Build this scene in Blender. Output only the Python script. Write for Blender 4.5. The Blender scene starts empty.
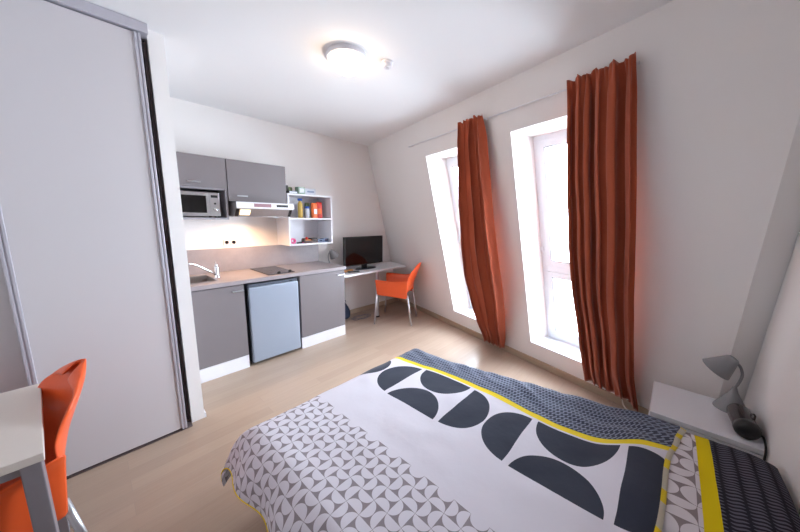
import bpy, math, random
from math import sin, cos, pi, radians as R, floor
from mathutils import Vector, Matrix, noise
random.seed(7)
sc = bpy.context.scene
COL = sc.collection

# ------------------------------------------------------------------ node helpers
class NT:
    def __init__(s, name):
        s.m = bpy.data.materials.new(name); s.m.use_nodes = True
        s.t = s.m.node_tree; s.t.nodes.clear()
        s.out = s.t.nodes.new('ShaderNodeOutputMaterial')
    def n(s, typ, **kw):
        nd = s.t.nodes.new(typ)
        for k, v in kw.items(): setattr(nd, k, v)
        return nd
    def link(s, a, b): s.t.links.new(a, b)
    def put(s, sock, v):
        if hasattr(v, 'is_output') or isinstance(v, bpy.types.NodeSocket): s.link(v, sock)
        else: sock.default_value = v
    def math(s, op, a, b=0.0, c=None):
        nd = s.n('ShaderNodeMath', operation=op)
        s.put(nd.inputs[0], a); s.put(nd.inputs[1], b)
        if c is not None: s.put(nd.inputs[2], c)
        return nd.outputs[0]
    def mix(s, f, a, b):
        nd = s.n('ShaderNodeMix', data_type='RGBA')
        s.put(nd.inputs[0], f)
        s.put(nd.inputs[6], a if not isinstance(a, tuple) else (*a[:3], 1))
        s.put(nd.inputs[7], b if not isinstance(b, tuple) else (*b[:3], 1))
        return nd.outputs[2]
    def principled(s, color, rough=.5, metal=0., spec=.5, **kw):
        p = s.n('ShaderNodeBsdfPrincipled')
        s.put(p.inputs['Base Color'], (*color, 1) if isinstance(color, tuple) else color)
        s.put(p.inputs['Roughness'], rough); p.inputs['Metallic'].default_value = metal
        p.inputs['Specular IOR Level'].default_value = spec
        for k, v in kw.items(): p.inputs[k].default_value = v
        s.link(p.outputs[0], s.out.inputs[0]); s.p = p
        return p
    def noise(s, scale, detail=3, vec=None, rough=.5):
        nd = s.n('ShaderNodeTexNoise'); nd.inputs['Scale'].default_value = scale
        nd.inputs['Detail'].default_value = detail; nd.inputs['Roughness'].default_value = rough
        if vec is None:
            tc = s.n('ShaderNodeTexCoord'); vec = tc.outputs['Object']
        s.link(vec, nd.inputs['Vector']); return nd.outputs[0]
    def bump(s, h, strength=.2, dist=.01):
        b = s.n('ShaderNodeBump'); b.inputs['Strength'].default_value = strength
        b.inputs['Distance'].default_value = dist
        s.link(h, b.inputs['Height']); s.link(b.outputs[0], s.p.inputs['Normal'])
    def map(s, scale):
        tc = s.n('ShaderNodeTexCoord'); mp = s.n('ShaderNodeMapping')
        mp.inputs['Scale'].default_value = scale
        s.link(tc.outputs['Object'], mp.inputs['Vector']); return mp.outputs[0]

def srgb(r, g, b):
    f = lambda c: (c/255/12.92) if c/255 <= .04045 else ((c/255+.055)/1.055)**2.4
    return (f(r), f(g), f(b))
def simple(name, rgb, rough=.5, metal=0., spec=.5, var=.05, scale=40, bump=0., **kw):
    t = NT(name); c = srgb(*rgb)
    v = t.noise(scale)
    lo = tuple(x*(1-var) for x in c); hi = tuple(min(1, x*(1+var)) for x in c)
    t.principled(t.mix(v, lo, hi), rough, metal, spec, **kw)
    if bump: t.bump(t.noise(scale*4), bump, .004)
    return t.m
M = {}
M['wall'] = simple('wall_paint', (240, 236, 234), .85, var=.015, scale=3, bump=.06)
M['wall_grey'] = simple('casing_paint', (212, 203, 203), .8, var=.02, scale=3)
M['ceiling'] = simple('ceiling_paint', (240, 239, 240), .9, var=.01, scale=2)
M['white'] = simple('white_laminate', (232, 231, 236), .35, var=.01)
M['pale'] = simple('pale_cream_laminate', (222, 211, 202), .4, var=.01)
M['pvc'] = simple('white_window_plastic', (236, 239, 244), .3, var=.01)
M['cab'] = simple('taupe_laminate', (122, 115, 118), .42, var=.02, scale=8)
M['carcass'] = simple('grey_cabinet_carcass', (150, 146, 152), .5, var=.02)
M['door'] = simple('wardrobe_panel', (212, 207, 210), .4, var=.015, scale=2)
M['rail'] = simple('aluminium_rail', (196, 193, 202), .4, .3, var=.02)
M['dark'] = simple('painted_gap_shade', (92, 78, 78), .8)  # brown stands in for the shade inside the wardrobe gaps
M['chrome'] = simple('chrome', (215, 217, 222), .15, 1., var=.01)
M['steel'] = simple('brushed_steel', (190, 188, 190), .3, .9, var=.06, scale=20)
M['alu_leg'] = simple('aluminium_leg', (205, 207, 212), .28, .85, var=.03)
M['fridge'] = simple('silver_fridge_paint', (158, 168, 184), .3, .25, var=.02, scale=6)
M['fridge_side'] = simple('fridge_side_dark', (74, 80, 92), .45)
M['black'] = simple('black_plastic', (20, 20, 22), .35)
M['screen'] = simple('tv_screen_glass', (10, 10, 12), .08, spec=.6)
M['hobglass'] = simple('ceramic_hob_glass', (38, 42, 52), .06, spec=.7)
M['hobring'] = simple('hob_ring_print', (90, 92, 100), .15)
M['orange'] = simple('orange_plastic', (240, 96, 44), .35, var=.02)
M['red_dark'] = simple('dark_red_metal', (120, 25, 22), .5)
M['lampgrey'] = simple('grey_lamp_metal', (130, 128, 130), .45, var=.02)
M['greymetal'] = simple('grey_desk_metal', (140, 134, 140), .45, .2)
M['navy'] = simple('navy_fabric', (44, 54, 78), .9, bump=.2)
M['cable'] = simple('white_cable', (225, 215, 205), .5)
M['cableblk'] = simple('black_cable', (15, 15, 17), .5)
M['pink'] = simple('pink_plastic', (228, 82, 140), .4)
M['red'] = simple('red_packaging', (205, 48, 38), .4, var=.15)
M['orangepack'] = simple('orange_packaging', (232, 112, 48), .4, var=.2)
M['yellowpack'] = simple('yellow_oil', (206, 172, 84), .3, var=.1)
M['blue'] = simple('blue_cap', (28, 82, 178), .4)
M['jarwhite'] = simple('white_jar', (210, 214, 224), .35)
M['greenpack'] = simple('pale_green_packaging', (150, 176, 158), .5, var=.15)
M['olive'] = simple('olive_green_pack', (92, 104, 62), .6)
M['brown'] = simple('brown_packaging', (88, 66, 62), .6, var=.2)
M['bluebox'] = simple('pale_blue_box', (126, 142, 170), .5, var=.12)
M['tan'] = simple('tan_pack', (205, 140, 78), .5)
M['socket'] = simple('socket_plastic', (205, 203, 210), .4)
M['beigeleg'] = simple('pine_slats', (190, 160, 120), .6, var=.1)
M['darksheet'] = simple('black_fitted_sheet', (26, 24, 28), .9)
M['smoke'] = simple('smoked_plastic', (56, 50, 52), .2, spec=.6, var=.1)
M['redlabel'] = simple('red_grey_label', (158, 120, 130), .5)

def skirting():
    t = NT('wood_skirting'); v = t.noise(6, 4, t.map((4, 4, 40)))
    t.principled(t.mix(v, srgb(176, 152, 130), srgb(206, 184, 160)), .5); return t.m
M['skirt'] = skirting()

def floor_mat():
    t = NT('oak_laminate')
    tc = t.n('ShaderNodeTexCoord'); sep = t.n('ShaderNodeSeparateXYZ'); t.link(tc.outputs['Object'], sep.inputs[0])
    br = t.n('ShaderNodeTexBrick'); br.offset = .37; br.inputs['Scale'].default_value = 1
    br.inputs['Brick Width'].default_value = 1.3; br.inputs['Row Height'].default_value = .095
    br.inputs['Mortar Size'].default_value = .0012; br.inputs['Mortar Smooth'].default_value = .3; br.inputs['Bias'].default_value = 0
    br.inputs['Color1'].default_value = (*srgb(168, 145, 126), 1); br.inputs['Color2'].default_value = (*srgb(181, 159, 140), 1)
    br.inputs['Mortar'].default_value = (*srgb(158, 140, 128), 1)
    t.link(tc.outputs['Object'], br.inputs['Vector'])
    g = t.noise(3, 5, t.map((.8, 14, 1)), .6)
    g2 = t.noise(9, 3, t.map((.6, 20, 1)), .6)
    c = t.mix(t.math('MULTIPLY', g, .5), br.outputs[0], srgb(150, 126, 107))
    c = t.mix(t.math('MULTIPLY', g2, .3), c, srgb(208, 190, 176))
    t.principled(c, t.math('ADD', t.math('MULTIPLY', g, .12), .26), spec=.45)
    return t.m
M['floor'] = floor_mat()

def worktop_mat():
    t = NT('concrete_look_worktop')
    a = t.noise(7, 6, rough=.65); b = t.noise(60, 3)
    c = t.mix(a, srgb(128, 122, 130), srgb(168, 160, 164)); c = t.mix(t.math('MULTIPLY', b, .3), c, srgb(176, 160, 150))
    t.principled(c, .32, spec=.5); return t.m
M['worktop'] = worktop_mat()

def glass_mat():
    t = NT('window_glass')
    tr = t.n('ShaderNodeBsdfTransparent'); tr.inputs[0].default_value = (.96, .98, 1, 1)
    gl = t.n('ShaderNodeBsdfGlossy'); gl.inputs['Roughness'].default_value = .03
    fr = t.n('ShaderNodeFresnel'); fr.inputs[0].default_value = 1.45
    mx = t.n('ShaderNodeMixShader'); t.link(t.math('MULTIPLY', fr.outputs[0], .5), mx.inputs[0]); t.link(tr.outputs[0], mx.inputs[1]); t.link(gl.outputs[0], mx.inputs[2])
    t.link(mx.outputs[0], t.out.inputs[0]); return t.m
M['glass'] = glass_mat()
def emis(name, rgb, st):
    t = NT(name); e = t.n('ShaderNodeEmission'); e.inputs[0].default_value = (*rgb, 1); e.inputs[1].default_value = st
    t.link(e.outputs[0], t.out.inputs[0]); return t.m
M['lampglow'] = emis('lit_opal_glass', (1, .76, .54), 22)
M['bulbglow'] = emis('lit_hood_bulb', (1, .74, .45), 4)

def curtain_mat():
    t = NT('rust_curtain_cloth')
    w = t.noise(300, 2); v = t.noise(5, 3)
    c = t.mix(v, srgb(160, 74, 48), srgb(174, 84, 54))
    t.principled(c, .85, spec=.2)
    t.p.inputs['Sheen Weight'].default_value = .25
    t.bump(w, .15, .002)
    # thin cloth lets some daylight through
    tl = t.n('ShaderNodeBsdfTranslucent'); t.link(c, tl.inputs[0])
    mx = t.n('ShaderNodeMixShader'); mx.inputs[0].default_value = 0.0
    t.link(t.p.outputs[0], mx.inputs[1]); t.link(tl.outputs[0], mx.inputs[2]); t.link(mx.outputs[0], t.out.inputs[0])
    return t.m
M['curtain'] = curtain_mat()

# ---- printed bedding: all drawn from the cloth's own UV (metres of cloth)
def motif(t, U, V, cell, r=.5):
    """half discs, pairs turned by 90 degrees in alternate squares; returns 1 inside a petal"""
    a = t.math('DIVIDE', U, cell); b = t.math('DIVIDE', V, cell)
    fa = t.math('SUBTRACT', t.math('FRACT', a), .5); fb = t.math('SUBTRACT', t.math('FRACT', b), .5)
    par = t.math('FLOORED_MODULO', t.math('ADD', t.math('FLOOR', a), t.math('FLOOR', b)), 2)
    aa = t.math('ABSOLUTE', fa); ab = t.math('ABSOLUTE', fb)
    # chosen axis
    p = t.math('ADD', t.math('MULTIPLY', aa, t.math('SUBTRACT', 1, par)), t.math('MULTIPLY', ab, par))
    q = t.math('ADD', t.math('MULTIPLY', ab, t.math('SUBTRACT', 1, par)), t.math('MULTIPLY', aa, par))
    e = t.math('SUBTRACT', .5, p)
    d = t.math('SQRT', t.math('ADD', t.math('MULTIPLY', e, e), t.math('MULTIPLY', q, q)))
    return t.math('LESS_THAN', d, r)
def weave(t, U, V, row=.032, pitch=.014, bg=(38, 40, 52), fg=(118, 122, 138)):
    """rows of small slanted leaf slits on a dark ground"""
    b = t.math('DIVIDE', U, row); ri = t.math('FLOOR', b); fb = t.math('SUBTRACT', t.math('FRACT', b), .5)
    wob = t.math('MULTIPLY', t.math('SINE', t.math('MULTIPLY', fb, 5.0)), .35)
    sh = t.math('MULTIPLY', t.math('FLOORED_MODULO', ri, 2), .5)
    a = t.math('ADD', t.math('ADD', t.math('DIVIDE', V, pitch), wob), sh)
    fa = t.math('SUBTRACT', t.math('FRACT', a), .5)
    d = t.math('ADD', t.math('MULTIPLY', t.math('MULTIPLY', fa, fa), 14), t.math('MULTIPLY', t.math('MULTIPLY', fb, fb), 5.2))
    m = t.math('LESS_THAN', d, 1)
    return t.mix(m, srgb(*bg), srgb(*fg))
def cloth_base(name):
    t = NT(name); uv = t.n('ShaderNodeUVMap'); uv.uv_map = 'UVMap'
    s = t.n('ShaderNodeSeparateXYZ'); t.link(uv.outputs[0], s.inputs[0])
    return t, s.outputs[0], s.outputs[1]
def duvet_mat():
    t, U, V = cloth_base('printed_duvet_cotton')
    white = srgb(222, 217, 226); dark = srgb(50, 54, 68); yel = srgb(236, 208, 34); grey = srgb(148, 138, 144)
    pet = motif(t, t.math('ADD', t.math('SUBTRACT', U, .789), .068*40), t.math('ADD', V, .068*40+.02), .068, .485)
    pc = t.mix(pet, grey, white)
    c = t.mix(t.math('LESS_THAN', U, .789), white, pc)
    # big half discs
    pitch = .3575
    vv = t.math('DIVIDE', t.math('SUBTRACT', V, .036), pitch)
    typ = t.math('FLOORED_MODULO', t.math('FLOOR', vv), 2)
    fv = t.math('ABSOLUTE', t.math('MULTIPLY', t.math('SUBTRACT', t.math('FRACT', vv), .5), pitch))
    um = t.math('ABSOLUTE', t.math('SUBTRACT', U, 1.24))
    it = t.math('SUBTRACT', 1, typ)
    p = t.math('ADD', t.math('MULTIPLY', um, it), t.math('MULTIPLY', fv, typ))
    q = t.math('ADD', t.math('MULTIPLY', fv, it), t.math('MULTIPLY', um, typ))
    e = t.math('SUBTRACT', .167, p)
    d = t.math('SQRT', t.math('ADD', t.math('MULTIPLY', e, e), t.math('MULTIPLY', q, q)))
    inside = t.math('MULTIPLY', t.math('LESS_THAN', d, .162), t.math('LESS_THAN', p, .167))
    inside = t.math('MULTIPLY', inside, t.math('LESS_THAN', um, .17))
    c = t.mix(inside, c, dark)
    c = t.mix(t.math('GREATER_THAN', U, 1.452), c, weave(t, U, V, .028, .018, (58, 63, 80), (136, 143, 163)))
    st = t.math('MULTIPLY', t.math('GREATER_THAN', U, 1.418), t.math('LESS_THAN', U, 1.454))
    c = t.mix(st, c, yel)
    # hem facing at the head edge: pale with yellow marks
    hem = t.math('LESS_THAN', V, -.083)
    dash = t.math('LESS_THAN', t.math('FRACT', t.math('MULTIPLY', U, 9)), .35)
    c = t.mix(hem, c, t.mix(dash, srgb(206, 196, 176), yel))
    t.principled(c, .9, spec=.15); t.p.inputs['Sheen Weight'].default_value = .15
    t.bump(t.noise(14, 4), .25, .01)
    return t.m
M['duvet'] = duvet_mat()
def pillow_mat():
    t, U, V = cloth_base('printed_pillow_cotton')
    pet = motif(t, t.math('ADD', U, 5), t.math('ADD', V, 5.018), .088, .485)
    c = t.mix(pet, srgb(140, 128, 130), srgb(216, 208, 212))
    c = t.mix(t.math('LESS_THAN', V, -.212), c, weave(t, V, U, .05, .017, (40, 38, 46), (96, 94, 106)))
    st = t.math('MULTIPLY', t.math('GREATER_THAN', V, -.235), t.math('LESS_THAN', V, -.19))
    c = t.mix(st, c, srgb(222, 194, 20))
    t.principled(c, .9, spec=.15); t.bump(t.noise(14, 4), .25, .01)
    return t.m
M['pillow'] = pillow_mat()

# ------------------------------------------------------------------ mesh helpers
class MB:
    def __init__(s): s.v = []; s.f = []
    def add(s, vs, fs):
        o = len(s.v); s.v += [tuple(x) for x in vs]; s.f += [tuple(i+o for i in f) for f in fs]; return s
    def box(s, x0, x1, y0, y1, z0, z1, T=None):
        vs = [(x, y, z) for z in (z0, z1) for y in (y0, y1) for x in (x0, x1)]
        if T: vs = [T(*p) for p in vs]
        return s.add(vs, [(0, 2, 3, 1), (4, 5, 7, 6), (0, 1, 5, 4), (2, 6, 7, 3), (0, 4, 6, 2), (1, 3, 7, 5)])
    def prism(s, poly, z0, z1):
        n = len(poly); vs = [(x, y, z0) for x, y in poly] + [(x, y, z1) for x, y in poly]
        return s.add(vs, [tuple(range(n))[::-1], tuple(range(n, 2*n))] + [(i, (i+1) % n, n+(i+1) % n, n+i) for i in range(n)])
    def tube(s, pts, r, n=12, cap=True):
        pts = [Vector(p) for p in pts]; rs = r if isinstance(r, (list, tuple)) else [r]*len(pts)
        vs = []; up = None
        for i, p in enumerate(pts):
            d = ((pts[i+1] if i+1 < len(pts) else p) - (pts[i-1] if i else p)).normalized()
            if up is None: up = Vector((0, 0, 1)) if abs(d.z) < .9 else Vector((1, 0, 0))
            a = d.cross(up).normalized(); b = a.cross(d).normalized(); up = b
            for k in range(n):
                t = 2*pi*k/n; vs.append(p + (a*cos(t)+b*sin(t))*rs[i])
        fs = [(i*n+k, i*n+(k+1) % n, (i+1)*n+(k+1) % n, (i+1)*n+k) for i in range(len(pts)-1) for k in range(n)]
        if cap: fs += [tuple(range(n))[::-1], tuple(range((len(pts)-1)*n, len(pts)*n))]
        return s.add(vs, fs)
    def lathe(s, prof, c=(0, 0, 0), n=32, axis=None):
        """prof: (r, h) list; axis: direction vector"""
        q = Vector((0, 0, 1)).rotation_difference(Vector(axis).normalized()) if axis else None
        vs = []
        for r, h in prof:
            for k in range(n):
                t = 2*pi*k/n; p = Vector((r*cos(t), r*sin(t), h))
                if q: p = q @ p
                vs.append(p+Vector(c))
        m = len(prof)
        fs = [(i*n+k, i*n+(k+1) % n, (i+1)*n+(k+1) % n, (i+1)*n+k) for i in range(m-1) for k in range(n)]
        if prof[0][0] > 1e-6: fs.append(tuple(range(n))[::-1])
        if prof[-1][0] > 1e-6: fs.append(tuple(range((m-1)*n, m*n)))
        return s.add(vs, fs)
    def grid(s, P, nu, nv):
        vs = [P(i/nu, j/nv) for j in range(nv+1) for i in range(nu+1)]
        w = nu+1
        return s.add(vs, [(j*w+i, j*w+i+1, (j+1)*w+i+1, (j+1)*w+i) for j in range(nv) for i in range(nu)])
    def build(s, name, mat, parent=None, bevel=0, smooth=False, solid=0, sub=0, seg=2, off=-1):
        import bmesh
        me = bpy.data.meshes.new(name); me.from_pydata(s.v, [], s.f); me.validate()
        bm = bmesh.new(); bm.from_mesh(me)
        if not solid: bmesh.ops.recalc_face_normals(bm, faces=bm.faces)
        bm.to_mesh(me); bm.free()
        me.materials.append(M[mat] if isinstance(mat, str) else mat)
        o = bpy.data.objects.new(name, me); COL.objects.link(o)
        if parent: o.parent = parent
        if solid:
            m = o.modifiers.new('solid', 'SOLIDIFY'); m.thickness = solid; m.offset = off
        if bevel:
            m = o.modifiers.new('bevel', 'BEVEL'); m.width = bevel; m.segments = seg; m.limit_method = 'ANGLE'; m.angle_limit = R(35)
        if sub:
            m = o.modifiers.new('sub', 'SUBSURF'); m.levels = sub; m.render_levels = sub
        if smooth or sub:
            for p in me.polygons: p.use_smooth = True
        return o
def tag(o, label=None, cat=None, group=None, kind=None):
    if label: o['label'] = label
    if cat: o['category'] = cat
    if group: o['group'] = group
    if kind: o['kind'] = kind
    return o
def thing(name, label, cat, loc=(0, 0, 0), rz=0, group=None):
    o = bpy.data.objects.new(name, None); COL.objects.link(o); o.empty_display_size = .05
    o.location = loc; o.rotation_euler = (0, 0, rz)
    return tag(o, label, cat, group)
def struct(name, mb, mat, parent=None, **kw):
    o = mb.build(name, mat, parent, **kw)
    if not parent: o['kind'] = 'structure'
    return o

# ------------------------------------------------------------------ room frame
H = 2.58; YK = 3.54; YB = -.45; XL = -1.05
WA = math.atan(.272); LEAN = .28
PC = Vector((3.775, 3.54, 0)); D = Vector((-sin(WA), -cos(WA), 0)); N = Vector((cos(WA), -sin(WA), 0)); Z = Vector((0, 0, 1))
def W(s, z, o=0):          # point on the leaning window wall: s along it from the far corner, o outward
    return PC + D*s + N*(o - LEAN*z) + Z*z
def Wb(s, o, z): return W(s, z, o)
TH = .42
OUTX = 4.4
struct('floor', MB().prism([(XL-.1, YB-.1), (3.2, YB-.1), (4.35, YK+.1), (XL-.1, YK+.1)], -.1, 0), 'floor')
struct('ceiling', MB().prism([(XL-.1, YB-.1), (3.0, YB-.1), (4.1, YK+.1), (XL-.1, YK+.1)], H, H+.1), 'ceiling')
struct('wall_kitchen', MB().box(XL-.1, 4.2, YK, YK+.1, 0, H), 'wall')
struct('wall_left', MB().box(XL-.1, XL, YB, YK, 0, H), 'wall')
struct('wall_back', MB().box(XL-.1, 2.95, YB-.1, YB, 0, H), 'wall')
# leaning window wall with two openings
W1 = (1.56, 2.27); W2 = (2.725, 3.43); ZS = .245; ZT = 2.215
mb = MB()
mb.box(-.12, W1[0], 0, TH, 0, H, Wb)
mb.box(W1[1], W2[0], 0, TH, 0, H, Wb)
for a, b in (W1, W2):
    mb.box(a, b, 0, TH, 0, ZS, Wb); mb.box(a, b, 0, TH, ZT, H, Wb)
sE = lambda z: (3.88+.0734*z)/.965
mb.add([W(W2[1], 0), W(sE(0), 0), W(sE(H), H), W(W2[1], H), W(W2[1], 0, TH), W(sE(0), 0, TH), W(sE(H), H, TH), W(W2[1], H, TH)],
       [(0, 1, 2, 3), (7, 6, 5, 4), (0, 4, 5, 1), (3, 2, 6, 7), (1, 5, 6, 2), (0, 3, 7, 4)])
struct('wall_window', mb, 'wall')
# casing between the leaning wall and the back wall: a slightly turned strip
mb = MB()
def onback(z, o):          # where the leaning plane, moved outward by o, meets the back wall
    s_ = (3.54 - YB - (o-LEAN*z)*sin(WA))/cos(WA)
    return W(s_, z, o)
for z in (0, H):
    a = W(sE(z), z); b = onback(z, .09)
    mb.v += [tuple(a), tuple(b), tuple(b+N*.3-D*.0), tuple(a+N*.4)]
mb.f += [(0, 1, 2, 3), (7, 6, 5, 4)] + [(k, (k+1) % 4, 4+(k+1) % 4, 4+k) for k in range(4)]
struct('trim_1', mb, 'wall')

# skirting boards
sk = MB()
def Wsk(s, o, z): return PC + D*s + N*(o - LEAN*z) + Z*z
sk.box(.01, sE(0)-.02, -.014, 0, 0, .075, Wsk)
struct('baseboard_window', sk, 'skirt')
struct('baseboard_kitchen', MB().box(2.14, 3.74, YK-.012, YK, 0, .07), 'skirt')
struct('baseboard_back', MB().box(XL, 2.42, YB, YB+.012, 0, .07), 'skirt')

# windows
def window(idx, s0, s1):
    r = thing('window_%d' % idx, None, None); r['kind'] = 'structure'
    o0, o1 = .30, .37
    f = .045
    m = MB()
    m.box(s0, s0+f, o0, o1, ZS, ZT, Wb); m.box(s1-f, s1, o0, o1, ZS, ZT, Wb)
    m.box(s0+f, s1-f, o0, o1, ZS, ZS+f+.02, Wb); m.box(s0+f, s1-f, o0, o1, ZT-f, ZT, Wb)
    zt = 1.03
    m.box(s0+f, s1-f, o0, o1, zt-.03, zt+.03, Wb)
    m.build('window_frame', 'pvc', r, bevel=.004)
    for za, zb in ((ZS+f+.02, zt-.03), (zt+.03, ZT-f)):
        a, b = s0+f+.003, s1-f-.003; w = .06
        m = MB(); q0, q1 = o0-.012, o1-.01
        m.box(a, a+w, q0, q1, za, zb, Wb); m.box(b-w, b, q0, q1, za, zb, Wb)
        m.box(a+w, b-w, q0, q1, za, za+w, Wb); m.box(a+w, b-w, q0, q1, zb-w, zb, Wb)
        sa = m.build('window_sash', 'pvc', r, bevel=.004)
        g = MB(); e = .006
        q = o0-.0135
        g.box(a+w-e, a+w, q, q+.01, za+w-e, zb-w+e, Wb); g.box(b-w, b-w+e, q, q+.01, za+w-e, zb-w+e, Wb)
        g.box(a+w, b-w, q, q+.01, za+w-e, za+w, Wb); g.box(a+w, b-w, q, q+.01, zb-w, zb-w+e, Wb)
        g.build('gasket', 'lampgrey', sa)
        MB().box(a+w, b-w, o0+.02, o0+.026, za+w, zb-w, Wb).build('window_pane', 'glass', sa)
    MB().box(s0, s0+.03, .285, .298, 1.2, 1.24, Wb).build('hinge', 'pvc', r)
    MB().box(s0-.0, s1+.0, .0, .30, ZS, ZS+.012, Wb).build('window_sill', 'pvc', r)
window(1, *W1); window(2, *W2)

# partition between wardrobe and kitchen
struct('wall_partition', MB().box(.355, .434, 2.40, YK, 0, H), 'wall')
struct('baseboard_partition', MB().box(.434, .446, 2.40, 2.955, 0, .035), 'white')

# ------------------------------------------------------------------ wardrobe
wd = thing('wardrobe', 'built-in wardrobe with tall pale grey sliding doors reaching the ceiling', 'wardrobe', (-.35, 2.35, 0))
def L(mb, base): mb.v = [(x-base[0], y-base[1], z-base[2]) for x, y, z in mb.v]; return mb
B = (-.35, 2.35, 0)
L(MB().box(XL+.01, .352, 2.33, 2.44, H-.055, H-.002), B).build('top_rail', 'rail', wd, bevel=.003)
L(MB().box(XL+.01, .35, 2.355, 2.43, 0, .010), B).build('bottom_rail', 'dark', wd)  # shade of the gap under the doors put into the rail's colour
d1 = L(MB().box(-.285, .295, 2.352, 2.368, .022, H-.062), B).build('sliding_door', 'door', wd)
for x0 in (-.31, .288):
    m = MB().box(x0, x0+.012, 2.344, 2.372, .014, H-.06).box(x0+.018, x0+.03, 2.344, 2.372, .014, H-.06).box(x0+.010, x0+.02, 2.35, 2.372, .014, H-.06)
    L(m, B).build('door_stile', 'rail', d1, bevel=.002)
d2 = L(MB().box(XL+.02, -.27, 2.40, 2.416, .022, H-.062), B).build('sliding_door', 'door', wd)
L(MB().box(.335, .352, 2.43, 3.5, .02, H-.06), B).build('side_panel', 'dark', wd)  # shade of the gap beside the door painted as panel colour
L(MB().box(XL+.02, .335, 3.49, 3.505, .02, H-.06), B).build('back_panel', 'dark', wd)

# ------------------------------------------------------------------ kitchen
YF = 2.94
def handle(parent, x0, x1, y, z, B):
    m = MB().box(x0, x1, y-.022, y-.012, z-.006, z+.006).box(x0+.004, x0+.014, y-.014, y, z-.005, z+.005).box(x1-.014, x1-.004, y-.014, y, z-.005, z+.005)
    L(m, B).build('handle', 'alu_leg', parent, bevel=.002)
def base_cab(label, x0, x1, hx):
    B = ((x0+x1)/2, 3.24, 0)
    r = thing('base_cabinet', label, 'cabinet', B)
    t = .018; m = MB()
    m.box(x0, x0+t, YF+.02, YK-.01, .0, .86).box(x1-t, x1, YF+.02, YK-.01, .0, .86)
    m.box(x0+t, x1-t, YF+.02, YK-.01, .1, .118).box(x0+t, x1-t, YK-.02, YK-.012, .1, .86).box(x0+t, x1-t, YF+.02, YF+.1, .842, .86)
    L(m, B).build('body', 'carcass', r)
    d = L(MB().box(x0+.002, x1-.002, YF, YF+.018, .135, .852), B).build('door', 'cab', r, bevel=.0015)
    handle(d, hx, hx+.10, YF, .80, B)
    L(MB().box(x0, x1, YF+.004, YF+.019, 0, .13), B).build('plinth', 'white', r, bevel=.001)
base_cab('grey base cabinet left of the small fridge, below the sink', .437, .952, .845)
base_cab('grey base cabinet right of the small fridge, next to the desk', 1.522, 2.125, 2.015)

# fridge
B = (1.24, 3.2, 0)
fr = thing('mini_fridge', 'silver under-counter mini fridge between the two grey base cabinets', 'fridge', B)
L(MB().box(.985, 1.49, 2.965, 3.48, .02, .84), B).build('fridge_body', 'fridge_side', fr, bevel=.006)
fd = L(MB().box(.985, 1.492, 2.915, 2.96, .035, .815), B).build('fridge_door', 'fridge', fr, bevel=.012, seg=3)
L(MB().box(.99, 1.488, 2.935, 2.965, .818, .842), B).build('top_trim', 'fridge_side', fr, bevel=.003)
L(MB().box(1.40, 1.43, 2.925, 2.96, .818, .83), B).build('hinge', 'black', fr)
for x in (1.01, 1.46):
    for y in (3.0, 3.45): L(MB().lathe([(.015, 0), (.015, .022)], (x, y, 0), 12), B).build('foot', 'black', fr)

# worktop with sink cut-out
B = (1.28, 3.24, .86)
wt = thing('worktop', 'long speckled grey kitchen worktop with a grey splashback behind it', 'worktop', B)
sx0, sx1, sy0, sy1 = .47, .76, 3.05, 3.40
m = MB().box(.437, sx0, 2.925, YK-.004, .862, .90).box(sx1, 2.135, 2.925, YK-.004, .862, .90).box(sx0, sx1, 2.925, sy0, .862, .90).box(sx0, sx1, sy1, YK-.004, .862, .90)
L(m, B).build('worktop_slab', 'worktop', wt)
L(MB().box(.437, 2.12, YK-.016, YK-.003, .90, 1.155), B).build('splashback', 'worktop', wt)
# sink
B = (.635, 3.23, .9)
sk_ = thing('sink', 'stainless steel inset sink bowl in the left end of the worktop', 'sink', B)
m = MB()
m.box(sx0-.012, sx1+.012, sy0-.012, sy0+.004, .9005, .905).box(sx0-.012, sx1+.012, sy1-.004, sy1+.012, .9005, .905)
m.box(sx0-.012, sx0+.004, sy0+.004, sy1-.004, .9005, .905).box(sx1-.004, sx1+.012, sy0+.004, sy1-.004, .9005, .905)
L(m, B).build('rim', 'steel', sk_, bevel=.002)
m = MB(); t = .003; zb = .78
m.box(sx0+.001, sx0+t, sy0+.001, sy1-.001, zb, .9).box(sx1-t, sx1-.001, sy0+.001, sy1-.001, zb, .9).box(sx0+t, sx1-t, sy0+.001, sy0+t, zb, .9).box(sx0+t, sx1-t, sy1-t, sy1-.001, zb, .9).box(sx0+t, sx1-t, sy0+t, sy1-t, zb, zb+t)
L(m, B).build('bowl', 'steel', sk_)
L(MB().lathe([(.03, zb+t), (.03, zb+t+.002), (.012, zb+t+.001)], ((sx0+sx1)/2, 3.23, 0), 24), B).build('drain', 'chrome', sk_)
# tap
B = (.80, 3.20, .9)
tp = thing('kitchen_tap', 'chrome mixer tap with long slanting spout beside the sink', 'tap', B)
MB().lathe([(.027, .0005), (.027, .008), (.022, .014), (.022, .10), (.020, .115), (.0, .117)], (0, 0, 0), 24).build('tap_body', 'chrome', tp, smooth=True)
MB().tube([(-.005, -.005, .035), (-.06, -.02, .075), (-.16, -.045, .145), (-.21, -.057, .172), (-.235, -.063, .168), (-.242, -.065, .145)], [.012, .011, .010, .010, .010, .010]).build('spout', 'chrome', tp, smooth=True)
MB().tube([(0, 0, .115), (.005, .02, .135), (.01, .05, .15)], [.014, .009, .007]).build('lever', 'chrome', tp, smooth=True)
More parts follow.
